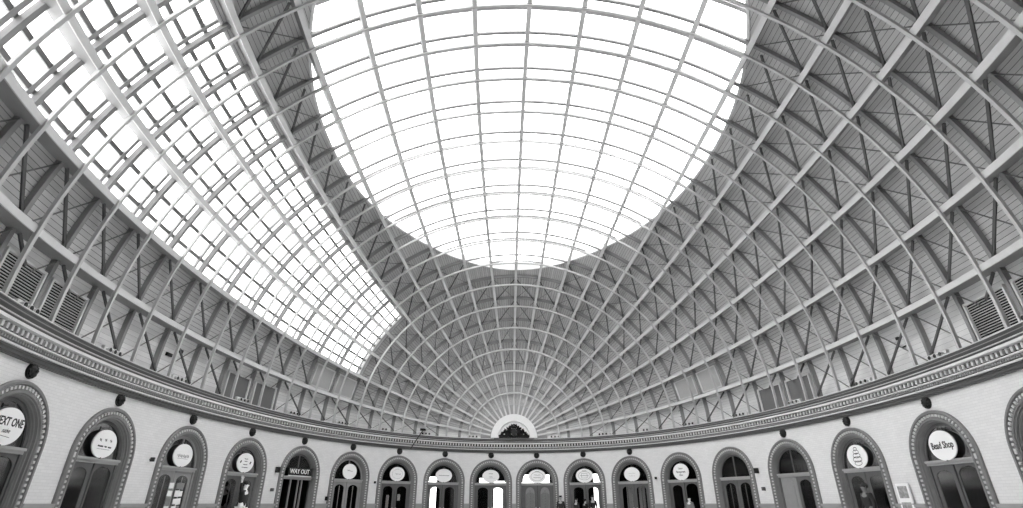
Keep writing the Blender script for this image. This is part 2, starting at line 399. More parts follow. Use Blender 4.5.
# ------------------------------------------------------------------ longitudinal beams
KB = 22.5
for m in range(-9, 10):
    if m == 0: lab = 'straight roof beam rising vertically from the middle of the half-round fan over the crown'
    else: lab = 'straight roof beam, %s spoke of the fan to the %s of the vertical middle one' % (ORD[abs(m)], 'left' if m < 0 else 'right')
    r = empty('longitudinal_beam', S(1.02, m, .05), label=lab, cat='roof beam', group='straight beams fanning out from the far end')
    kq = [1.02 + i * (KB - 1.02) / 90 for i in range(91)]
    P = [S(k, m) for k in kq]; T = [tang(k, m) for k in kq]; N_ = [SN(k, m) for k in kq]
    for nm, sec, mt in (('flange', [(-.088, .0), (.088, .0), (.088, .05), (-.088, .05)], 'beam'), ('web', [(-.05, .07), (.05, .07), (.05, .70), (-.05, .70)], 'ubeam')):  # web gets a darker colour than the flange, standing in for its shade
        b = MB(); n = len(sec); V = []; F = []
        for i, (p, t, nn) in enumerate(zip(P, T, N_)):
            sc = min(1, .62 + .055 * (kq[i] - 1))
            for u, v in sec: V.append(p + t * u * sc + nn * v)
        for i in range(len(P) - 1):
            for q in range(n): F.append([i * n + q, i * n + (q + 1) % n, (i + 1) * n + (q + 1) % n, (i + 1) * n + q])
        F += [list(range(n))[::-1], [(len(P) - 1) * n + q for q in range(n)]]
        b.add(V, F); b.build(nm, M[mt], r)
# ------------------------------------------------------------------ transverse ribs with their bracing
def in_light(k, m):
    return (7 < k < 21 and -8 < m < -5) or (K0 - .3 < k < K1 + .3 and abs(m) < MH(min(max(k, K0 + .01), K1 - .01)) - .15)
ms = [-MEND + 2 * MEND * i / 96 for i in range(97)]
for k in range(2, 22):
    r = empty('arched_rib', S(k, 0, .05), label='curved white roof rib, %s arc outward from the white half-round fan panel' % ORD[k - 1], cat='roof rib', group='curved transverse ribs of the roof')
    X = [Vector((1, 0, 0))] * 97; NN = [SN(k, m) for m in ms]; P = [S(k, m) for m in ms]
    b = MB(); b.sweep(P, X, NN, [(-.04, -.08), (.04, -.08), (.04, -.06), (.03, -.055), (.03, .03), (-.03, .03), (-.03, -.055), (-.04, -.06)]); b.build('lower_chord', M['rib'], r)
    b = MB(); V = []; F = []
    for p, m, nn in zip(P, ms, NN):
        tp = .60 if (K0 + .05 < k < K1 - .05 and abs(m) < MH(k)) else .705
        V += [p + Vector((dx, 0, 0)) + nn * dd for dx, dd in ((-.055, .52), (.055, .52), (.055, tp), (-.055, tp))]
    for i in range(96): F += [[i * 4 + q, i * 4 + (q + 1) % 4, i * 4 + 4 + (q + 1) % 4, i * 4 + 4 + q] for q in range(4)]
    F += [[3, 2, 1, 0], [384, 385, 386, 387]]; mesh('upper_chord', V, F, M['ubeam'], r)
    if k < 3: continue
    for i in range(-10, 10):
        a, c = (i, i + 1); a = max(a, -MEND + .03); c = min(c, MEND - .03)
        up_, lo_ = (a, c) if i >= 0 else (c, a)     # nearer the crown / nearer the cornice
        mc = (a + c) / 2
        if in_light(k + .5, mc) or (7 <= k < 9 and abs(mc) > 8 and abs(mc) < 9): continue
        if abs(mc) < 4.4 and any(in_light(kq_, mq_ + .12 * (1 if mc > mq_ else -1)) for kq_ in (k, k + 1) for mq_ in (a, c)): continue
        if i in (-5, 4) and K0 < k < K1 - 1: up_ = math.copysign(max(4.0, MH(k + 1) + .02, MH(k) + .02), mc)
        g = .06 if i >= 0 else -.06; sw = min(1, plan(k)[1] / 11)
        p, q = S(k + .05, lo_ - g, .42), S(k + .95, up_ + g, .42); nn = SN(k + .5, mc)
        vent = abs(mc) > 9 and k in (10, 11, 16, 17)
        if vent: p = q.lerp(p, .38)
        b = MB(); b.bar(p, q, .072 * sw, .05 * sw, nn); b.build('strut', M['strut'], r)
        p, q = S(k + .05, up_ + g, .5), S(k + .95, lo_ - g, .5)
        if vent: q = p.lerp(q, .4)
        b = MB(); b.cyl(p, q, .02 * sw, 6); b.build('tie_rod', M['rod'], r)
# ------------------------------------------------------------------ half-round fan panel and its carved crest
x1, W1 = plan(1.0); xd = x1
r = empty('fan_panel', (xd, 0, -.02), label='white half-round plaster band at the centre of the roof fan, far end', cat='wall panel')
b = MB(); N_ = 48; P = [Vector((xd, -cos(pi * i / N_), HR * sin(pi * i / N_))) for i in range(N_ + 1)]
V = []; F = []
for i in range(N_ + 1):
    a = pi * i / N_; c_, s_ = -cos(a), sin(a)
    for rr, dx in ((1.62, -.1), (1.62, .3), (1.12, .3), (1.1, -.04), (1.14, -.1)): V.append(Vector((xd + dx, c_ * rr, s_ * rr)))
for i in range(N_):
    for q in range(5): F.append([i * 5 + q, i * 5 + (q + 1) % 5, (i + 1) * 5 + (q + 1) % 5, (i + 1) * 5 + q])
b.add(V, F); b.build('band', M['disc'], r)
V = [Vector((xd + .06, 0, 0))] + [Vector((xd + .06, -cos(pi * i / 32) * 1.13, sin(pi * i / 32) * 1.13)) for i in range(33)]
mesh('lunette', V, [[0, i, i + 1] for i in range(1, 33)], M['disc'], r)
V = []; F = []
for i in range(49):
    a = pi * i / 48
    for rr in (1.5, 2.6): V.append(Vector((xd + .28, -rr * cos(a), rr * sin(a))))
for i in range(48): F.append([2 * i, 2 * i + 1, 2 * i + 3, 2 * i + 2])
tag(mesh('wall_end', V, F, M['ubeam']), kind='structure')
b = MB(); b.box(Vector((xd - .02, 0, -.04)), Vector((.1, 0, 0)), Vector((0, 1.64, 0)), Z * .055); b.build('plinth', M['cornice'], r)
# crest: shield with supporters of leafy scrolls, all dark
r = empty('carved_crest', (xd + .05, 0, 0), label='dark carved foliage crest inside the white half-round fan panel', cat='carving')
b = MB(); ax = (Vector((1, 0, 0)), Vector((0, 1, 0)), Z)
def leaf(y, z, a, l, w_):
    d = Vector((0, cos(a), sin(a))); e = Vector((0, -sin(a), cos(a))); c = Vector((xd + .0, y, z))
    V = [c - d * l * .5 + Vector((.02, 0, 0)), c - d * l * .15 + e * w_, c + d * l * .2 + e * w_ * .75, c + d * l * .5, c + d * l * .2 - e * w_ * .75, c - d * l * .15 - e * w_, c + Vector((-.06, 0, 0))]
    b.add(V, [[i, (i + 1) % 6, 6] for i in range(6)] + [[5, 4, 3, 2, 1, 0]])
for sgn in (-1, 1):
    for iy in range(10):
        for iz in range(9):
            yy = .05 + iy * .105 + (.05 if iz % 2 else 0); zz = .08 + iz * .1
            if zz > .97 * max(0, 1 - yy / 1.12) ** .62: continue
            if yy < .2 and .2 < zz < .7: continue
            if (iy, iz) in ((6, 2), (4, 5)): continue
            leaf(sgn * yy, zz, pi / 2 + sgn * (.9 - zz) * (-1) + random.uniform(-.7, .7), .2, .065)
    for i in range(7): b.ball(Vector((xd + .0, sgn * (.12 + .13 * i), .07)), (.05, .07, .07), 8, 5, ax)
b.build('foliage', M['black'], r)
b = MB(); V = []
for dx in (-.06, .06):
    for y, z in ((0, .12), (.14, .24), (.2, .42), (.2, .62), (.08, .66), (0, .62), (-.08, .66), (-.2, .62), (-.2, .42), (-.14, .24)): V.append(Vector((xd + dx, y, z)))
b.add(V, [list(range(10)), list(range(10, 20))[::-1]] + [[i, (i + 1) % 10, 10 + (i + 1) % 10, 10 + i] for i in range(10)])
b.build('shield', M['cdark'], r)
b = MB(); b.ball(Vector((xd, 0, .78)), (.09, .11, .11), 10, 8, ax); b.cyl(Vector((xd, 0, .84)), Vector((xd, 0, 1.0)), .07, 8, .01)
for sgn in (-1, 1): b.ball(Vector((xd, sgn * .12, .72)), (.05, .07, .05), 8, 6, ax)
b.build('finial', M['black'], r)
# ------------------------------------------------------------------ vents, blinds and shutters in the roof slope
def slope_panel(kind, k, side, m0, m1, k0, k1, label):
    cat = {'louvre_vent': 'vent', 'blind_panel': 'panel', 'ribbed_shutter': 'shutter'}[kind]
    grp = {'louvre_vent': 'slatted vents above the cornice', 'blind_panel': 'plain grey panels above the cornice', 'ribbed_shutter': 'ribbed shutters between the roof ribs'}[kind]
    c = S((k0 + k1) / 2, side * (m0 + m1) / 2, .66); r = empty(kind, c, label=label, cat=cat, group=grp)
    D0 = .60
    P = [S(k0, side * m0, D0), S(k1, side * m0, D0), S(k1, side * m1, D0), S(k0, side * m1, D0)]
    n = (P[1] - P[0]).cross(P[3] - P[0]).normalized()
    if n.dot(SN(k0, side * m0)) < 0: n = -n
    b = MB()
    for i in range(4): b.bar(P[i] - (P[(i + 1) % 4] - P[i]).normalized() * .035, P[(i + 1) % 4] + (P[(i + 1) % 4] - P[i]).normalized() * .03, .07, .14, n)
    b.build('frame', M['frame'], r)
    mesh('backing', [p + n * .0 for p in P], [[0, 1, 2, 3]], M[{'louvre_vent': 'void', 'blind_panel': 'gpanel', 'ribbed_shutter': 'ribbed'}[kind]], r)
    b = MB()
    if kind == 'louvre_vent':
        ns = 17
        for i in range(ns):
            f = (i + .5) / ns; a, c = P[0].lerp(P[3], f), P[1].lerp(P[2], f); nn = (n * .6 - (P[3] - P[0]).normalized() * .8).normalized()
            b.bar(a - n * .02, c - n * .02, .022, .012, nn)
        b.build('slats', M['frame'], r)
    elif kind == 'ribbed_shutter':
        ns = 16
        for i in range(ns):
            f = (i + .5) / ns; b.bar(P[0].lerp(P[3], f), P[1].lerp(P[2], f), .035, .035, n)
        b.build('slats', M['ribbed'], r)
    return r
for (k, side, lab) in ((16, -1, 'black slatted vent above the left cornice, nearer the sunburst end of the left pair'), (17, -1, 'black slatted vent above the cornice at the left edge of the photo'),
                       (16, 1, 'large black slatted vent above the right cornice, just inside the right edge'), (17, 1, 'black slatted vent cut by the right edge of the photo')):
    slope_panel('louvre_vent', k, side, 9.25, 9.86, k + .08, k + .9, lab)
for (k, side, lab) in ((10, -1, 'plain grey panel above the left cornice, right one of its pair'), (11, -1, 'plain grey panel above the left cornice, left one of its pair'),
                       (10, 1, 'plain grey panel above the right cornice, left one of its pair'), (11, 1, 'plain grey panel above the right cornice, right one of its pair')):
    slope_panel('blind_panel', k, side, 9.28, 9.86, k + .08, k + .86, lab)
for (k, side, lab) in ((7, -1, 'pale ribbed shutter below the left roof light, right one of its pair'), (8, -1, 'pale ribbed shutter below the left roof light, left one of its pair'),
                       (7, 1, 'grey ribbed shutter low on the right roof slope, left one of its pair'), (8, 1, 'grey ribbed shutter low on the right roof slope, right one of its pair')):
    slope_panel('ribbed_shutter', k, side, 8.2, 8.86, k + .08, k + .86, lab)
# ------------------------------------------------------------------ lamp clusters on the cornice, above the piers
LK = [1.78, 3.9, 5.83, 7.6, 9.6, 11.5, 13.6, 15.42, 17.4]
for side in (-1, 1):       # the floodlights' own light, thrown up across the vault
    for k in LK + [19.4, 21.3, 23.2, 25.2]:
        p, n, t = wall_frame(side * k_to_s(k)); ld = bpy.data.lights.new('floodlight_glow', 'SPOT'); ld.energy = 6 if k < 5 else 34; ld.spot_size = radians(150); ld.spot_blend = 1; ld.shadow_soft_size = .25
        lo = bpy.data.objects.new('floodlight_glow', ld); COL.objects.link(lo); lo.location = p + n * (-.55 - WO) + Z * .25
        lo.rotation_euler = (-(-n * .75 + Z * .66)).to_track_quat('Z', 'Y').to_euler()
for side, word in ((-1, 'left'), (1, 'right')):
    for i, k in enumerate(LK):
        p, n, t = wall_frame(side * k_to_s(k)); c = p + n * (.12 - WO) + Z * .02
        r = empty('floodlight_bank', c - Z * .06, label='white bank of three small floodlights on the %s cornice, %s from the fan panel' % (word, ORD[i + 1]), cat='floodlight', group='floodlight banks along the cornice')
        b = MB(); b.box(c + n * .06 + Z * .06, t * .38, n * .05, Z * .12); b.box(c + n * .02 - Z * .04, t * .4, n * .12, Z * .02); b.build('housing', M['frame'], r)
        for q in (-.25, 0, .25):
            b = MB(); o = c + t * q + Z * .07; b.cyl(o - n * .10, o + n * .02, .085, 12, .06); lh = b.build('lamp_head', M['frame'], r)
            b = MB(); b.cyl(o - n * .112, o - n * .1, .065, 12); b.build('lens', M['lens'], lh)
# ------------------------------------------------------------------ doorways
def arch_path(r, n=28, zb=ZF):
    pts = [(-r, zb + (ZS - zb) * i / 6) for i in range(6)]
    pts += [(-r * cos(pi * i / n), ZS + r * sin(pi * i / n)) for i in range(n + 1)]
    return pts + [(r, ZS - (ZS - zb) * i / 6) for i in range(1, 7)]
PROF = [(1.46, .02), (1.46, -.07), (1.43, -.095), (1.37, -.09), (1.355, -.03), (1.235, -.03), (1.22, -.075), (1.165, -.08), (1.15, -.035), (1.125, -.03), (1.115, .03), (1.095, .05), (1.085, .09), (1.075, .1), (1.07, .27)]
def surround(sc, parent):
    V = []; F = []; paths = [arch_path(r) for r, v in PROF]; n = len(paths[0]); q = len(PROF)
    for i in range(n):
        for (r, v), pth in zip(PROF, paths): V.append(WP(sc + pth[i][0], v, pth[i][1]))
    for i in range(n - 1):
        for j in range(q - 1): F.append([i * q + j, i * q + j + 1, (i + 1) * q + j + 1, (i + 1) * q + j])
    o = mesh('arch_moulding', V, F, M['surround'], parent)
    b = MB(); L = []
    z = ZF + .1
    while z < ZS: L.append((-1.295, z, 0)); L.append((1.295, z, 0)); z += .135
    nb = 30
    for i in range(nb + 1): a = pi * i / nb; L.append((-1.295 * cos(a), ZS + 1.295 * sin(a), a))
    for u, z, a in L:
        p, nn, t = wall_frame(sc + u)
        rad = (-t * cos(a) + Z * sin(a)) if z > ZS else t; tg = rad.cross(nn).normalized()
        b.box(p + nn * -.045 + Z * z, rad * .04, tg * .034, nn * .03)
    b.build('bead_row', M['bead'], o)
def plate(name, sc, u0, u1, z0, z1, v, th, m, parent, hole=None, top=None):
    """upright panel; hole=(uc, r, zb, zs): arched opening; top(u): height of the upper edge"""
    us = [u0 + (u1 - u0) * i / 10 for i in range(11)]
    if hole: us = [u for u in us if abs(u - hole[0]) > hole[1] + .001] + [hole[0] + hole[1] * sin(pi * i / 16) for i in range(-8, 9)]
    if hole: us += [hole[0] - hole[1] - .0005, hole[0] + hole[1] + .0005]
    us.sort(); V = []; F = []
    def col(u):
        zt = top(u) if top else z1
        if hole and abs(u - hole[0]) <= hole[1] + 1e-7: return [(z0, hole[2]), (min(hole[3] + .6 * sqrt(max(hole[1] ** 2 - (u - hole[0]) ** 2, 0)), zt), zt)]
        return [(z0, zt)]
    for a, b_ in zip(us[:-1], us[1:]):
        mid = (a + b_) / 2
        inh = hole and abs(mid - hole[0]) < hole[1]
        ca, cb = col(a), col(b_)
        segs = list(zip(ca, cb)) if (len(ca) == len(cb)) else [(ca[0] if len(ca) == 1 else (ca[0][0], ca[-1][1]), cb[0] if len(cb) == 1 else (cb[0][0], cb[-1][1]))]
        for (p0, p1), (q0, q1) in segs:
            k = len(V); V += [WP(sc + a, v, p0), WP(sc + a, v, p1), WP(sc + b_, v, q1), WP(sc + b_, v, q0), WP(sc + a, v + th, p0), WP(sc + a, v + th, p1), WP(sc + b_, v + th, q1), WP(sc + b_, v + th, q0)]
            F += [[k, k + 1, k + 2, k + 3], [k + 4, k + 7, k + 6, k + 5], [k, k + 3, k + 7, k + 4], [k + 1, k + 5, k + 6, k + 2]]
            if a == us[0] or True: F += [[k, k + 4, k + 5, k + 1], [k + 3, k + 2, k + 6, k + 7]]
    return mesh(name, V, F, m, parent)
ZD = -2.98    # door head
def doorway(num, sc, style, label):
    p, n, t = wall_frame(sc)
    r = empty('door_%d' % num, p + Z * ZF, label=label, kind='structure')
    surround(sc, r)
    dm = M['doorlight'] if style in ('pale', 'open') else M['door']
    V0 = .13
    # frame: head, transom, jambs, fanlight ring
    b = MB(); fr_ = b
    def ub(u0, u1, z0, z1, v0, v1):
        pc, nc, tc = wall_frame(sc + (u0 + u1) / 2); b.box(pc + nc * (v0 + v1) / 2 + Z * (z0 + z1) / 2, tc * ((u1 - u0) / 2), nc * ((v1 - v0) / 2), Z * ((z1 - z0) / 2))
    for u in (-1.07, -.535, 0, .535): ub(u, u + .535, -2.90, -2.83, V0 - .08, V0 + .08); ub(u, u + .535, ZD, -2.90, V0 - .03, V0 + .06)
    b.build('transom', M['transom'], r); b = MB()
    ub(-1.07, -.985, ZF, ZD, V0 - .02, V0 + .08); ub(.985, 1.07, ZF, ZD, V0 - .02, V0 + .08)
    if style in ('mullion', 'blank', 'wayout', 'pale'): ub(-.03, .03, -2.83, ZS + 1.04, V0, V0 + .06)
    V = []; F = []; q = [arch_path(rr, 24, -2.84)[6:-6] for rr in (1.07, .985)]
    for i in range(25):
        for v in (V0, V0 + .06):
            for pp in q: V.append(WP(sc + pp[i][0], v, pp[i][1]))
    for i in range(24): a = i * 4; F += [[a, a + 1, a + 5, a + 4], [a + 1, a + 3, a + 7, a + 5], [a + 3, a + 2, a + 6, a + 7]]
    b.add(V, F); b.build('door_frame', dm, r)
    plate('fanlight_glass', sc, -1.02, 1.02, -2.84, 0, V0 + .035, .008, M['glass'], r, top=lambda u: ZS + sqrt(max(1.02 ** 2 - u * u, 0)) + .001)
    # leaves
    for sgn in (-1, 1):
        if style == 'wayout': continue
        if style == 'shopfront' and sgn > 0:
            f = plate('door_leaf', sc, .05, .985, ZF + .02, ZD, V0 + .02, .05, M['door'], r, hole=(.52, .41, ZF + .5, ZD - .32)); plate('glass', sc, .1, .94, ZF + .5, ZD - .1, V0 + .04, .006, M['glass'], f); continue
        uc = sgn * .5; u0, u1 = (uc - .485, uc + .485)
        if style == 'solid':
            f = plate('door_leaf', sc, u0, u1, ZF + .02, ZD, V0 + .02, .05, M['door'], r)
            g = plate('raised_panel', sc, uc - .3, uc + .3, ZF + .3, 0, V0 - .01, .03, M['panel'], f, top=lambda u, uc=uc: ZD - .42 + sqrt(max(.3 ** 2 - (u - uc) ** 2, 0)))
            bb = MB()
            for i in range(7):
                pc, nc, tc = wall_frame(sc + uc - .24 + .08 * i); bb.box(pc + nc * (V0 - .02) + Z * (ZD - .95 + .0), tc * .015, nc * .015, Z * (.42 + .1 * cos((i - 3) * .5)))
            for i in range(12): bb.ball(WP(sc + uc, V0 - .02, ZD - .35 - .16 * i), .035, 8, 5)
            bb.build('panel_ornament', M['door'], g)
        elif style == 'blank' and sgn < 0:
            f = plate('door_leaf', sc, u0, u1, ZF + .02, ZD, V0 + .02, .05, M['doorlight'], r)
            plate('raised_panel', sc, uc - .3, uc + .3, ZF + .3, 0, V0 - .0, .02, M['doorlight'], f, top=lambda u, uc=uc: ZD - .32 + .6 * sqrt(max(.3 ** 2 - (u - uc) ** 2, 0)))
        else:
            f = plate('door_leaf', sc, u0, u1, ZF + .02, ZD, V0 + .02, .05, dm, r, hole=(uc, .34, ZF + .9, ZD - .34))
            plate('glass', sc, uc - .37, uc + .37, ZF + .85, ZD - .1, V0 + .04, .006, M['glass'], f)
            if style in ('pale', 'mullion', 'curtain'):
                bb = MB(); pc, nc, tc = wall_frame(sc + uc); bb.box(pc + nc * (V0 + .045) + Z * ((ZF + .9 + ZD - .2) / 2), tc * .018, nc * .02, Z * ((ZD - .2 - ZF - .9) / 2)); bb.build('glazing_bar', dm, f)
        bb = MB(); pc, nc, tc = wall_frame(sc + uc - sgn * .38); bb.ball(pc + nc * (V0 - .03) + Z * (ZF + 1.05), .035, 8, 6); bb.build('door_handle', M['bead'], f)
    if style == 'wayout':
        b = MB()
        for u in (-.35, .2, .45): ub(u - .03, u + .03, ZF, ZD, V0, V0 + .08)
        b.build('post', M['doorlight'], r)
    return r
DOORS = {  # index j, side: (style, words)
    (8, -1): ('shopfront', 'arched shopfront at the left edge with the NEXT ONE sign'), (7, -1): ('shopfront', 'arched shopfront with pale round sign, second from the left edge'),
    (6, -1): ('pale', 'arched double doors behind the white card display'), (5, -1): ('curtain', 'arched doors behind the mannequin with raised arm'),
    (4, -1): ('wayout', 'arched open exit under the WAY OUT sign'), (3, -1): ('pale', 'pale arched doors with tall dark glass beside the WAY OUT exit'),
    (2, -1): ('glass', 'dark arched doors with white notices in the glass'), (1, -1): ('glass', 'arched doorway with daylight in its left pane'),
    (0, -1): ('glass', 'arched doorway left of centre with daylight in its right pane'), (0, 1): ('solid', 'carved solid double doors right of centre'),
    (1, 1): ('glass', 'arched doorway with dark figures standing in it'), (2, 1): ('curtain', 'arched doors with pale curtains behind the glass'),
    (3, 1): ('shopfront', 'arched doors under the three-line office sign'), (4, 1): ('mullion', 'arched doors without a sign and a centre bar in the fanlight'),
    (5, 1): ('blank', 'arched doors with one blank pale leaf'), (6, 1): ('glass', 'arched doorway under the beehive drawing sign'),
    (7, 1): ('shopfront', 'arched shopfront under the Bead Shop sign'), (8, 1): ('shopfront', 'arched shopfront cut by the right edge')}
num = 0
for (j, side), (style, words) in DOORS.items():
    num += 1; doorway(num, side * sj[j], style, words)
# ------------------------------------------------------------------ round bosses over the arches
BN = {(8, -1): 'the NEXT ONE shop arch', (7, -1): 'the second arch from the left edge', (6, -1): 'the arch with the card display', (5, -1): 'the arch with the raised-arm mannequin', (4, -1): 'the WAY OUT arch',
      (3, -1): 'the pale doors right of the WAY OUT arch', (2, -1): 'the arch with white notices in its doors', (1, -1): 'the second arch left of the fan centre', (0, -1): 'the arch just left of the fan centre', (0, 1): 'the solid carved doors',
      (1, 1): 'the arch with people standing in it', (2, 1): 'the arch with pale curtains', (5, 1): 'the arch with one blank door leaf', (6, 1): 'the beehive sign arch', (7, 1): 'the Bead Shop arch'}
for (j, side), words in BN.items():
    s = side * sj[j]; p, n, t = wall_frame(s); c = p + Z * -1.085
    r = empty('wall_boss', c, label='black oval boss above ' + words, cat='boss', group='black bosses above the arches')
    b = MB(); b.cyl(c + n * .02, c - n * .05, .2, 20, .19); b.build('backplate', M['black'], r)
    b = MB(); b.ball(c - n * .05, (.15, .1, .16), 14, 8, (t, n, Z))
    for i in range(10):
        a = 2 * pi * i / 10; b.ball(c - n * .07 + t * .14 * cos(a) + Z * .14 * sin(a), .035, 6, 4)
    b.ball(c - n * .15, .04, 8, 5)
    b.build('rosette', M['black'], r)
# ------------------------------------------------------------------ signs
def text_mesh(txt, size, m, parent, org, t, n, up=Z, name='lettering', shear=0.0, bold=0.0, sx=1.0):
    c = bpy.data.curves.new('txt', 'FONT'); c.body = txt; c.size = size; c.align_x = 'CENTER'; c.align_y = 'CENTER'; c.extrude = .004; c.shear = shear; c.offset = bold; c.resolution_u = 3
    o = bpy.data.objects.new('txt', c); COL.objects.link(o); bpy.context.view_layer.update()
    dg = bpy.context.evaluated_depsgraph_get(); me = bpy.data.meshes.new_from_object(o.evaluated_get(dg)); bpy.data.objects.remove(o)
    V = [org + t * v.co.x * sx + up * v.co.y - n * v.co.z for v in me.vertices]; F = [list(q.vertices) for q in me.polygons]
    bpy.data.meshes.remove(me); return mesh(name, V, F, m, parent)
def ellipse_plate(c, t, n, a, b_, th, seg=40):
    V = []; 
    for v in (-th / 2, th / 2): V += [c + t * a * cos(2 * pi * i / seg) + Z * b_ * sin(2 * pi * i / seg) + n * v for i in range(seg)]
    return V, [list(range(seg))[::-1], list(range(seg, 2 * seg))] + [[i, (i + 1) % seg, seg + (i + 1) % seg, seg + i] for i in range(seg)]
def sign(j, side, label, lines=(), marks=None, a=.56, b_=.41):
    s = side * sj[j]; p, n, t = wall_frame(s); c = p + n * .03 + Z * -2.42
    r = empty('hanging_sign', c, label=label, cat='sign', group='white oval signs in the arches')
    V, F = ellipse_plate(c, t, n, a, b_, .04); bd = mesh('board', V, F, M['white'], r)
    bb = MB(); bb.box(c + Z * (b_ + .04), t * .012, n * .012, Z * .07); bb.box(c + Z * (b_ + .06) + n * .16, t * .012, n * .17, Z * .012); bb.cyl(c - Z * (b_ + .02), c - Z * (b_ - .02), .03, 8); bb.build('hanger', M['cornice'], r)
    f = c - n * .022
    for txt, size, dz, m, sh in lines: text_mesh(txt, size, M[m], bd, f + Z * dz, t, n, shear=sh, sx=.78, bold=.006 if size > .2 else 0)
    if marks:
        bb = MB()
        for (u0, z0, u1, z1, w_) in marks: bb.bar(f + t * u0 + Z * z0, f + t * u1 + Z * z1, w_, .006, n)
        bb.build('drawing', M['ink' if j > 4 else 'greyink'], bd)
    return r
def wave(u0, u1, z, amp, n, w_=.012):
    out = []; rnd = random.Random(int((u0 + z) * 1000)); pu, pz = u0, z
    for i in range(1, n + 1):
        u = u0 + (u1 - u0) * i / n; q = z + (amp if i % 2 else -amp) * rnd.uniform(.4, 1); out.append((pu, pz, u, q, w_)); pu, pz = u, q
    return out
def ell(a, b_, n, w_=.012, cz=0):
    return [(a * cos(2 * pi * i / n), cz + b_ * sin(2 * pi * i / n), a * cos(2 * pi * (i + 1) / n), cz + b_ * sin(2 * pi * (i + 1) / n), w_) for i in range(n)]
sign(8, -1, 'white oval sign reading NEXT ONE in bold capitals', [('NEXT ONE', .27, .1, 'ink', .1), ('native', .15, -.1, 'ink', .4)], [(-.35, -.2, .2, -.24, .01)], a=.6, b_=.43)
sign(7, -1, 'pale oval sign with three faint figures above a line of small lettering', marks=wave(-.3, -.05, -.08, .02, 8, .03) + wave(.02, .12, -.08, .02, 5, .03) + wave(.18, .34, -.09, .02, 6, .03) + wave(-.3, -.2, .1, .06, 4) + wave(-.05, .05, .1, .06, 4) + wave(.2, .3, .1, .06, 4) + [(-.3, -.16, .3, -.16, .008)])
sign(6, -1, 'white oval sign with one line of faint script above the card display', marks=wave(-.35, .35, -.02, .07, 16, .014) + [(-.3, -.12, .3, -.12, .01)])
sign(5, -1, 'white oval sign with two dark side marks above the raised-arm mannequin', [('the', .1, .14, 'greyink', 0), ('studio', .1, -.08, 'greyink', 0)] if 0 else [], marks=[(-.36, -.02, -.3, .08, .07), (.3, -.04, .36, .06, .07)] + wave(-.12, .12, .16, .015, 6, .02) + wave(-.1, .1, .06, .015, 6, .02) + wave(-.14, .14, -.08, .015, 6, .025) + wave(-.2, .2, -.2, .01, 8, .02))
sign(3, -1, 'white oval sign with a faint scribble over the pale doors beside the exit', marks=wave(-.2, 0, .05, .05, 8) + wave(0, .22, .02, .03, 6), a=.52)
sign(2, -1, 'white oval sign with a faint ring and script over the doors with notices', marks=ell(.38, .27, 18, .01) + wave(-.15, .25, 0, .05, 10), a=.54)
sign(1, -1, 'white oval sign with one straight line of small lettering', marks=wave(-.38, .38, .0, .012, 22, .03), a=.58)
sign(0, -1, 'white oval sign with two short lines, just left of the fan centre', marks=wave(-.14, .14, .16, .012, 8, .03) + wave(-.12, .12, -.04, .012, 8, .03) + [(-.3, -.12, .3, -.12, .01)], a=.58)
sign(0, 1, 'white oval crest sign above the carved solid doors', marks=ell(.42, .28, 24, .02) + wave(-.15, .15, .3, .012, 8, .03) + wave(-.22, .22, .08, .04, 10, .02) + wave(-.26, .26, -.08, .04, 12, .02), a=.6, b_=.43)
sign(1, 1, 'white oval crest sign above the doorway with people', marks=ell(.42, .26, 24, .02) + [(-.2, -.14, -.2, .14, .02), (.2, -.14, .2, .14, .02), (-.2, -.14, .2, -.14, .02), (-.2, .14, .2, .14, .02)] + wave(-.15, .15, .3, .012, 8, .03) + wave(-.3, .3, 0, .04, 12, .02), a=.6, b_=.43)
sign(2, 1, 'white oval sign with very faint lettering above the pale curtains', marks=wave(-.25, .25, .05, .03, 12, .008) + wave(-.2, .2, -.1, .03, 10, .008))
sign(3, 1, 'white oval sign with three lines reading Centre Management Office', [('Centre', .14, .18, 'ink', 0), ('Management', .17, .0, 'ink', 0), ('Office', .14, -.18, 'ink', 0)], a=.56, b_=.45)
bee = [(-.02, .34, .1, .3, .014)] + ell(.09, .07, 10, .016, .27) + ell(.15, .08, 12, .016, .16) + ell(.2, .09, 14, .016, .03) + ell(.24, .1, 14, .016, -.11) + ell(.2, .08, 14, .016, -.25) + wave(-.14, .14, .1, .02, 8) + wave(-.2, .2, -.03, .03, 8) + wave(-.18, .18, -.18, .03, 8)
sign(6, 1, 'white oval sign with an outline drawing of a tiered beehive', marks=bee, a=.54, b_=.43)
sign(7, 1, 'white oval sign reading Bead Shop', [('Bead Shop', .29, .0, 'ink', 0)], a=.58, b_=.45)
# WAY OUT
s = -sj[4]; p, n, t = wall_frame(s); c = p + n * -.02 + Z * -2.62
r = empty('exit_sign', c, label='black rectangular sign reading WAY OUT across an arch', cat='sign')
b = MB(); b.box(c, t * .86, n * .05, Z * .2); b.build('board', M['black'], r)
b = MB(); b.box(c - Z * .2 - n * .01, t * .84, n * .06, Z * .025); b.build('ledge', M['clight'], r)
b = MB(); b.box(c + t * .98 - n * .05, t * .09, n * .08, Z * .22); b.build('end_box', M['cornice'], r)
text_mesh('WAY OUT', .3, M['white'], r, c - n * .055 + Z * .01 - t * .05, t, n, bold=.004)
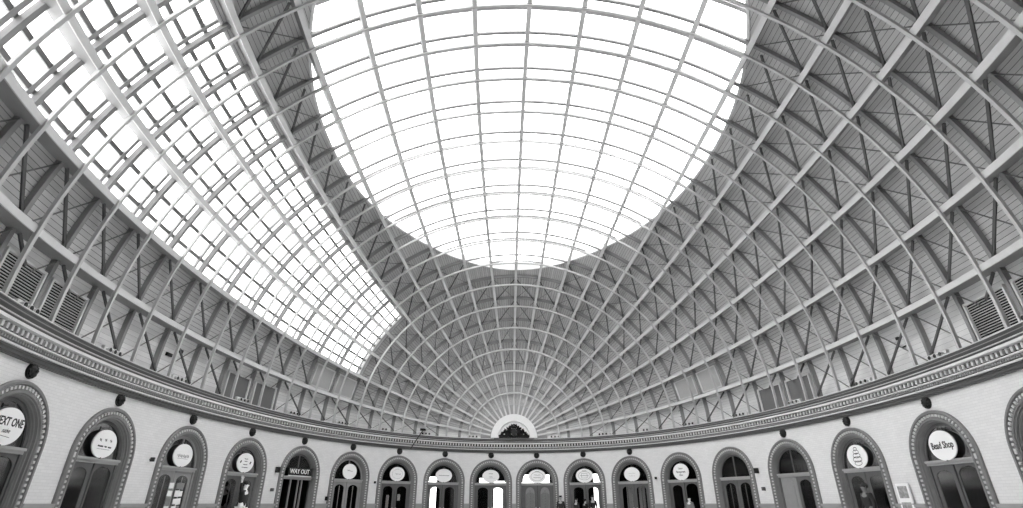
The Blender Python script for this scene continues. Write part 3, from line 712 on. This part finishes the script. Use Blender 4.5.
# ------------------------------------------------------------------ people and shop displays
def skin_mesh(name, verts, edges, radii, m, parent, sub=2):
    me = bpy.data.meshes.new(name); me.from_pydata(verts, edges, []); o = bpy.data.objects.new(name, me); COL.objects.link(o)
    mod = o.modifiers.new('s', 'SKIN'); mod.use_smooth_shade = True; sv = me.skin_vertices[0].data
    for i, rr in enumerate(radii): sv[i].radius = (rr if hasattr(rr, '__len__') else (rr, rr)); sv[i].use_root = (i == 0)
    sb = o.modifiers.new('b', 'SUBSURF'); sb.levels = sub; sb.render_levels = sub; bpy.context.view_layer.update()
    me2 = bpy.data.meshes.new_from_object(o.evaluated_get(bpy.context.evaluated_depsgraph_get())); bpy.data.objects.remove(o)
    V = [v.co.copy() for v in me2.vertices]; F = [list(q.vertices) for q in me2.polygons]; bpy.data.meshes.remove(me2)
    return V, F
def figure(name, label, cat, sg, du, v, face, top, bottom, hairm, skinm='skin', arm_up=False, hat=False, h=1.74, group=None):
    p, n, t = wall_frame(sg + du); o = p + n * v + Z * ZF
    fwd = (-n * cos(face) + t * sin(face)).normalized(); rgt = fwd.cross(Z)
    r = empty(name, o, label=label, cat=cat, group=group); sc = h / 1.74
    def L(x, y, z): return o + (rgt * x + fwd * y + Z * z) * sc
    # body: one continuous skin
    vs = [(0, 0, .95), (0, 0, 1.18), (0, .0, 1.38), (0, .01, 1.48), (0, .02, 1.56), (0, .03, 1.66)]
    ed = [(0, 1), (1, 2), (2, 3), (3, 4), (4, 5)]; rd = [(.15, .1), (.135, .095), (.15, .09), .055, (.075, .085), (.07, .09)]
    for sx in (-1, 1):
        b0 = len(vs); arm = [(.19 * sx, 0, 1.40), (.24 * sx, -.02, 1.12), (.25 * sx, .08, .88), (.25 * sx, .12, .80)]
        if arm_up and sx > 0: arm = [(.19, 0, 1.40), (.36, .04, 1.5), (.5, .08, 1.72), (.54, .1, 1.8)]
        vs += arm; ed += [(2, b0), (b0, b0 + 1), (b0 + 1, b0 + 2), (b0 + 2, b0 + 3)]; rd += [.055, .045, .032, .035]
        tip = Vector(arm[3]); d = (Vector(arm[3]) - Vector(arm[2])).normalized(); sdir = Vector((sx, 0, 0)).cross(d).normalized()
        for q in range(5):
            k = len(vs); off = sdir * (.018 * (q - 2)); ln = (.045, .075, .085, .078, .06)[q]
            base_i = b0 + 3; vs.append(tuple(tip + off * 1.2 + d * .035)); vs.append(tuple(tip + off * 1.6 + d * (.035 + ln))); ed += [(base_i, k), (k, k + 1)]; rd += [.009, .007]
        b1 = len(vs); vs += [(.1 * sx, 0, .88), (.11 * sx, .01, .5), (.11 * sx, -.01, .1), (.12 * sx, .14, .04)]
        ed += [(0, b1), (b1, b1 + 1), (b1 + 1, b1 + 2), (b1 + 2, b1 + 3)]; rd += [.09, .062, .042, .038]
    V, F = skin_mesh('b', vs, ed, rd, None, None)
    mesh('body', [L(*q) for q in V], F, M[skinm], r, True)
    # top garment
    vs = [(0, 0, .88), (0, 0, 1.15), (0, 0, 1.38), (0, .0, 1.45)]; ed = [(0, 1), (1, 2), (2, 3)]; rd = [(.18, .13), (.16, .115), (.17, .11), (.08, .075)]
    for sx in (-1, 1):
        b0 = len(vs); arm = [(.19 * sx, 0, 1.40), (.24 * sx, -.02, 1.12), (.25 * sx, .07, .89)]
        if arm_up and sx > 0: arm = [(.19, 0, 1.40), (.36, .04, 1.5), (.49, .08, 1.70)]
        vs += arm; ed += [(2, b0), (b0, b0 + 1), (b0 + 1, b0 + 2)]; rd += [.072, .06, .05]
    V, F = skin_mesh('c', vs, ed, rd, None, None); mesh('jacket', [L(*q) for q in V], F, M[top], r, True)
    vs = [(0, 0, .97)]; ed = []; rd = [(.165, .125)]
    for sx in (-1, 1):
        b1 = len(vs); vs += [(.1 * sx, 0, .86), (.11 * sx, .01, .5), (.11 * sx, -.01, .09)]; ed += [(0, b1), (b1, b1 + 1), (b1 + 1, b1 + 2)]; rd += [.11, .08, .065]
    V, F = skin_mesh('d', vs, ed, rd, None, None); mesh('trousers', [L(*q) for q in V], F, M[bottom], r, True)
    ax = (rgt, fwd, Z)
    if hairm:
        b = MB(); b.ball(L(0, -.015, 1.665), (.092 * sc, .105 * sc, .1 * sc), 14, 10, ax); b.build('hair', M[hairm], r, True)
    b = MB(); b.ball(L(0, .118, 1.60), (.013, .02, .02), 8, 6, ax); 
    for sx in (-1, 1): b.ball(L(.082 * sx, .01, 1.61), (.012, .022, .034), 8, 6, ax)
    b.build('face_features', M[skinm], r, True)
    b = MB()
    for sx in (-1, 1): b.ball(L(.032 * sx, .108, 1.63), .011, 8, 6)
    b.ball(L(0, .11, 1.56), (.025, .006, .006), 8, 5, ax); b.build('eyes_and_mouth', M['ink'], r)
    if hat:
        b = MB(); b.cyl(L(0, 0, 1.69), L(0, 0, 1.80), .10 * sc, 16, .09 * sc); b.cyl(L(0, 0, 1.685), L(0, 0, 1.70), .15 * sc, 18); b.build('hat', M['black'], r)
    return r
figure('person', 'person in a dark hat and dark coat standing on the pier between two centre arches', 'person', (sj[0] + sj[1]) / 2, .02, -.45, 0, 'dark', 'dark', None, hat=True, h=1.72)
figure('person', 'person in a black coat at the right side of the doorway with dark figures', 'person', sj[1], .62, -.35, .5, 'black', 'dark', 'black', h=1.78)
figure('person', 'person in dark clothing at the left side of the doorway with dark figures', 'person', sj[1], -.55, -.3, -.4, 'dark', 'dark', 'black', h=1.62)
figure('person', 'shorter person in a black jacket in the middle of the same doorway', 'person', sj[1], .02, .0 - .2, 2.6, 'black', 'dark', 'dark', h=1.56)
figure('mannequin', 'mannequin with one raised pale arm and dark clothes in front of an arch', 'mannequin', -sj[5], -.15, -.35, .2, 'dark', 'white', 'dark', 'white', arm_up=True, h=2.2)
figure('mannequin', 'mannequin in dark clothes behind the left pane of the beehive sign doorway', 'mannequin', sj[6], -.42, .62, 0, 'mid', 'dark', 'dark', 'mid', h=1.95)
figure('mannequin', 'mannequin in dark clothes before the right leaf of the beehive sign doorway', 'mannequin', sj[6], .42, -.35, 0, 'dark', 'dark', 'dark', 'mid', h=2.0)
figure('mannequin', 'mannequin with dark hair inside the Bead Shop front', 'mannequin', sj[7], .5, .65, 0, 'mid', 'dark', 'dark', 'mid', h=1.85)
figure('mannequin', 'pale mannequin low in the doorway under the three-line sign', 'mannequin', sj[3], .62, -.3, 0, 'mid', 'dark', None, 'paper', h=1.66)
# card display before the sixth doorway on the left
p, n, t = wall_frame(-sj[6] - .45); o = p - n * .3 + Z * ZF
r = empty('card_rack', o, label='tall rack of white cards standing in front of an arch on the left', cat='display rack')
b = MB(); b.cyl(o, o + Z * 1.95, .03, 8); b.box(o + Z * .03, t * .3, n * .25, Z * .03); b.build('stand', M['door'], r)
for i in range(5):
    for u in (-.3, 0, .3):
        b = MB(); c = o + t * u + Z * (.85 + .26 * i) - n * (.04 if u else .12); a = random.uniform(-.12, .12)
        b.box(c, (t + Z * a) * .12, n * .01, (Z - t * a) * random.uniform(.09, .12)); b.build('card', M[random.choice(['paper', 'white', 'paper', 'mid'])], r)
# notice board on the pier left of the Bead Shop
p, n, t = wall_frame((sj[6] + sj[7]) / 2 - .12); o = p - n * .09
r = empty('notice_board', o + Z * -4.9, label='upright white notice board with two dark pictures on the pier beside the Bead Shop', cat='notice board')
b = MB(); b.box(o + Z * -4.18, t * .3, n * .025, Z * .72); b.build('board', M['white'], r)
for dz in (-3.74, -4.25):
    b = MB(); b.box(o - n * .028 + Z * dz, t * .22, n * .004, Z * .19)
    b.build('picture', M['photo'], r)
# white notices in the doors of the third arch left of centre
for u, dz, hh, lab in ((-.42, -3.98, .36, 'tall white notice in the left leaf of dark doors'), (.38, -3.75, .18, 'small white notice in the right leaf of dark doors')):
    p, n, t = wall_frame(-sj[2] + u); b = MB(); b.box(p + n * .24 + Z * dz, t * .1, n * .005, Z * hh)
    o_ = b.build('paper_notice', M['white']); tag(o_, lab, 'notice')
# pale curtains behind two doors
for u, lab in ((-.42, 'pale hanging curtain behind the left leaf, second arch right of the carved doors'), (.42, 'pale hanging curtain behind the right leaf, second arch right of the carved doors')):
    V = []; F = []
    for i in range(33):
        for z in (ZF + .1, ZD - .05): V.append(WP(sj[2] + u - .22 + .44 * i / 32, .30 + .05 * sin(i * 1.3), z))
    F = [[2 * i, 2 * i + 1, 2 * i + 3, 2 * i + 2] for i in range(32)]
    o_ = mesh('door_curtain', V, F, M['bead'], smooth=True); o_.modifiers.new('t', 'SOLIDIFY').thickness = .01; tag(o_, lab, 'curtain')
# small dark fittings on the wall
for sg, z, w_, h_, lab in (((sj[4] + sj[5]) / 2 - .25, -2.62, .09, .12, 'black wall speaker between the two signless arches on the right'), ((sj[4] + sj[5]) / 2 + .0, -3.45, .06, .08, 'small grey box low on the pier between the signless arches'),
                        (-(sj[4] + sj[5]) / 2 + .25, -2.6, .09, .13, 'black wall speaker left of the WAY OUT arch'), (-(sj[4] + sj[5]) / 2 + .1, -3.5, .05, .07, 'small grey box low on the pier left of the WAY OUT arch'),
                        (-(sj[3] + sj[4]) / 2 + .3, -3.85, .05, .1, 'small dark fitting on the pier right of the WAY OUT arch'), (-(sj[2] + sj[3]) / 2 + .1, -2.95, .03, .06, 'tiny dark fitting on the pier left of the doors with notices'),
                        ((sj[2] + sj[3]) / 2, -2.7, .04, .07, 'small dark fitting on the pier left of the three-line sign arch'), (-(sj[6] + sj[7]) / 2 + .3, -2.7, .03, .07, 'small dark fitting on the pier left of the card display arch')):
    p, n, t = wall_frame(sg); c = p - n * .1 + Z * z; r = empty('wall_fitting', c, label=lab, cat='fitting')
    b = MB(); b.box(c, t * w_, n * .07, Z * h_); b.build('casing', M['black' if 'black' in lab or 'dark' in lab else 'cornice'], r)
    b = MB(); b.box(c + n * .085, t * .02, n * .02, Z * .03); b.build('bracket', M['cornice'], r)
# camera on an arm at the left cornice
p, n, t = wall_frame(-k_to_s(4.15)); c = p + n * (-.25 - WO)
r = empty('security_camera', c + Z * -.1, label='dark pole with a small camera leaning over the cornice, left of the fan panel', cat='camera')
b = MB(); b.cyl(p + n * (-.16 - WO) - t * .75 - Z * .95, c + Z * .22, .03, 8); b.build('pole', M['cdark'], r)
b = MB(); b.box(c + Z * .28, t * .16, n * .07, Z * .07); b.cyl(c + Z * .28 + t * .16, c + Z * .28 + t * .24, .05, 10); b.build('camera_body', M['black'], r)
# junction boxes on the boards
for k, m, lab in ((13.45, -9.28, 'upper of two small dark boxes on the boards above the left cornice'), (13.7, -9.42, 'lower of two small dark boxes on the boards above the left cornice')):
    c = S(k, m, .68); n = SN(k, m); b = MB(); b.box(c, Vector((.16, 0, 0)), tang(k, m) * .06, n * .06); tag(b.build('junction_box', M['cdark']), lab, 'box')
for k, m, lab in ((14.5, 9.35, 'black bent conduit loop on the boards above the right cornice, nearer the vents'), (6.9, 9.35, 'black bent conduit loop on the boards above the right cornice, nearer the fan')):
    c = S(k, m, .66); n = SN(k, m); tt = tang(k, m); xx = Vector((1, 0, 0)); b = MB()
    q = [c + xx * .18 - tt * .16, c - xx * .14 - tt * .18, c - xx * .18 + tt * .16, c + xx * .12 + tt * .18]
    for a_, b_ in zip(q[:-1], q[1:]): b.cyl(a_, b_, .025, 8)
    b.box(q[0], xx * .06, tt * .05, n * .05); tag(b.build('conduit', M['cdark']), lab, 'conduit')
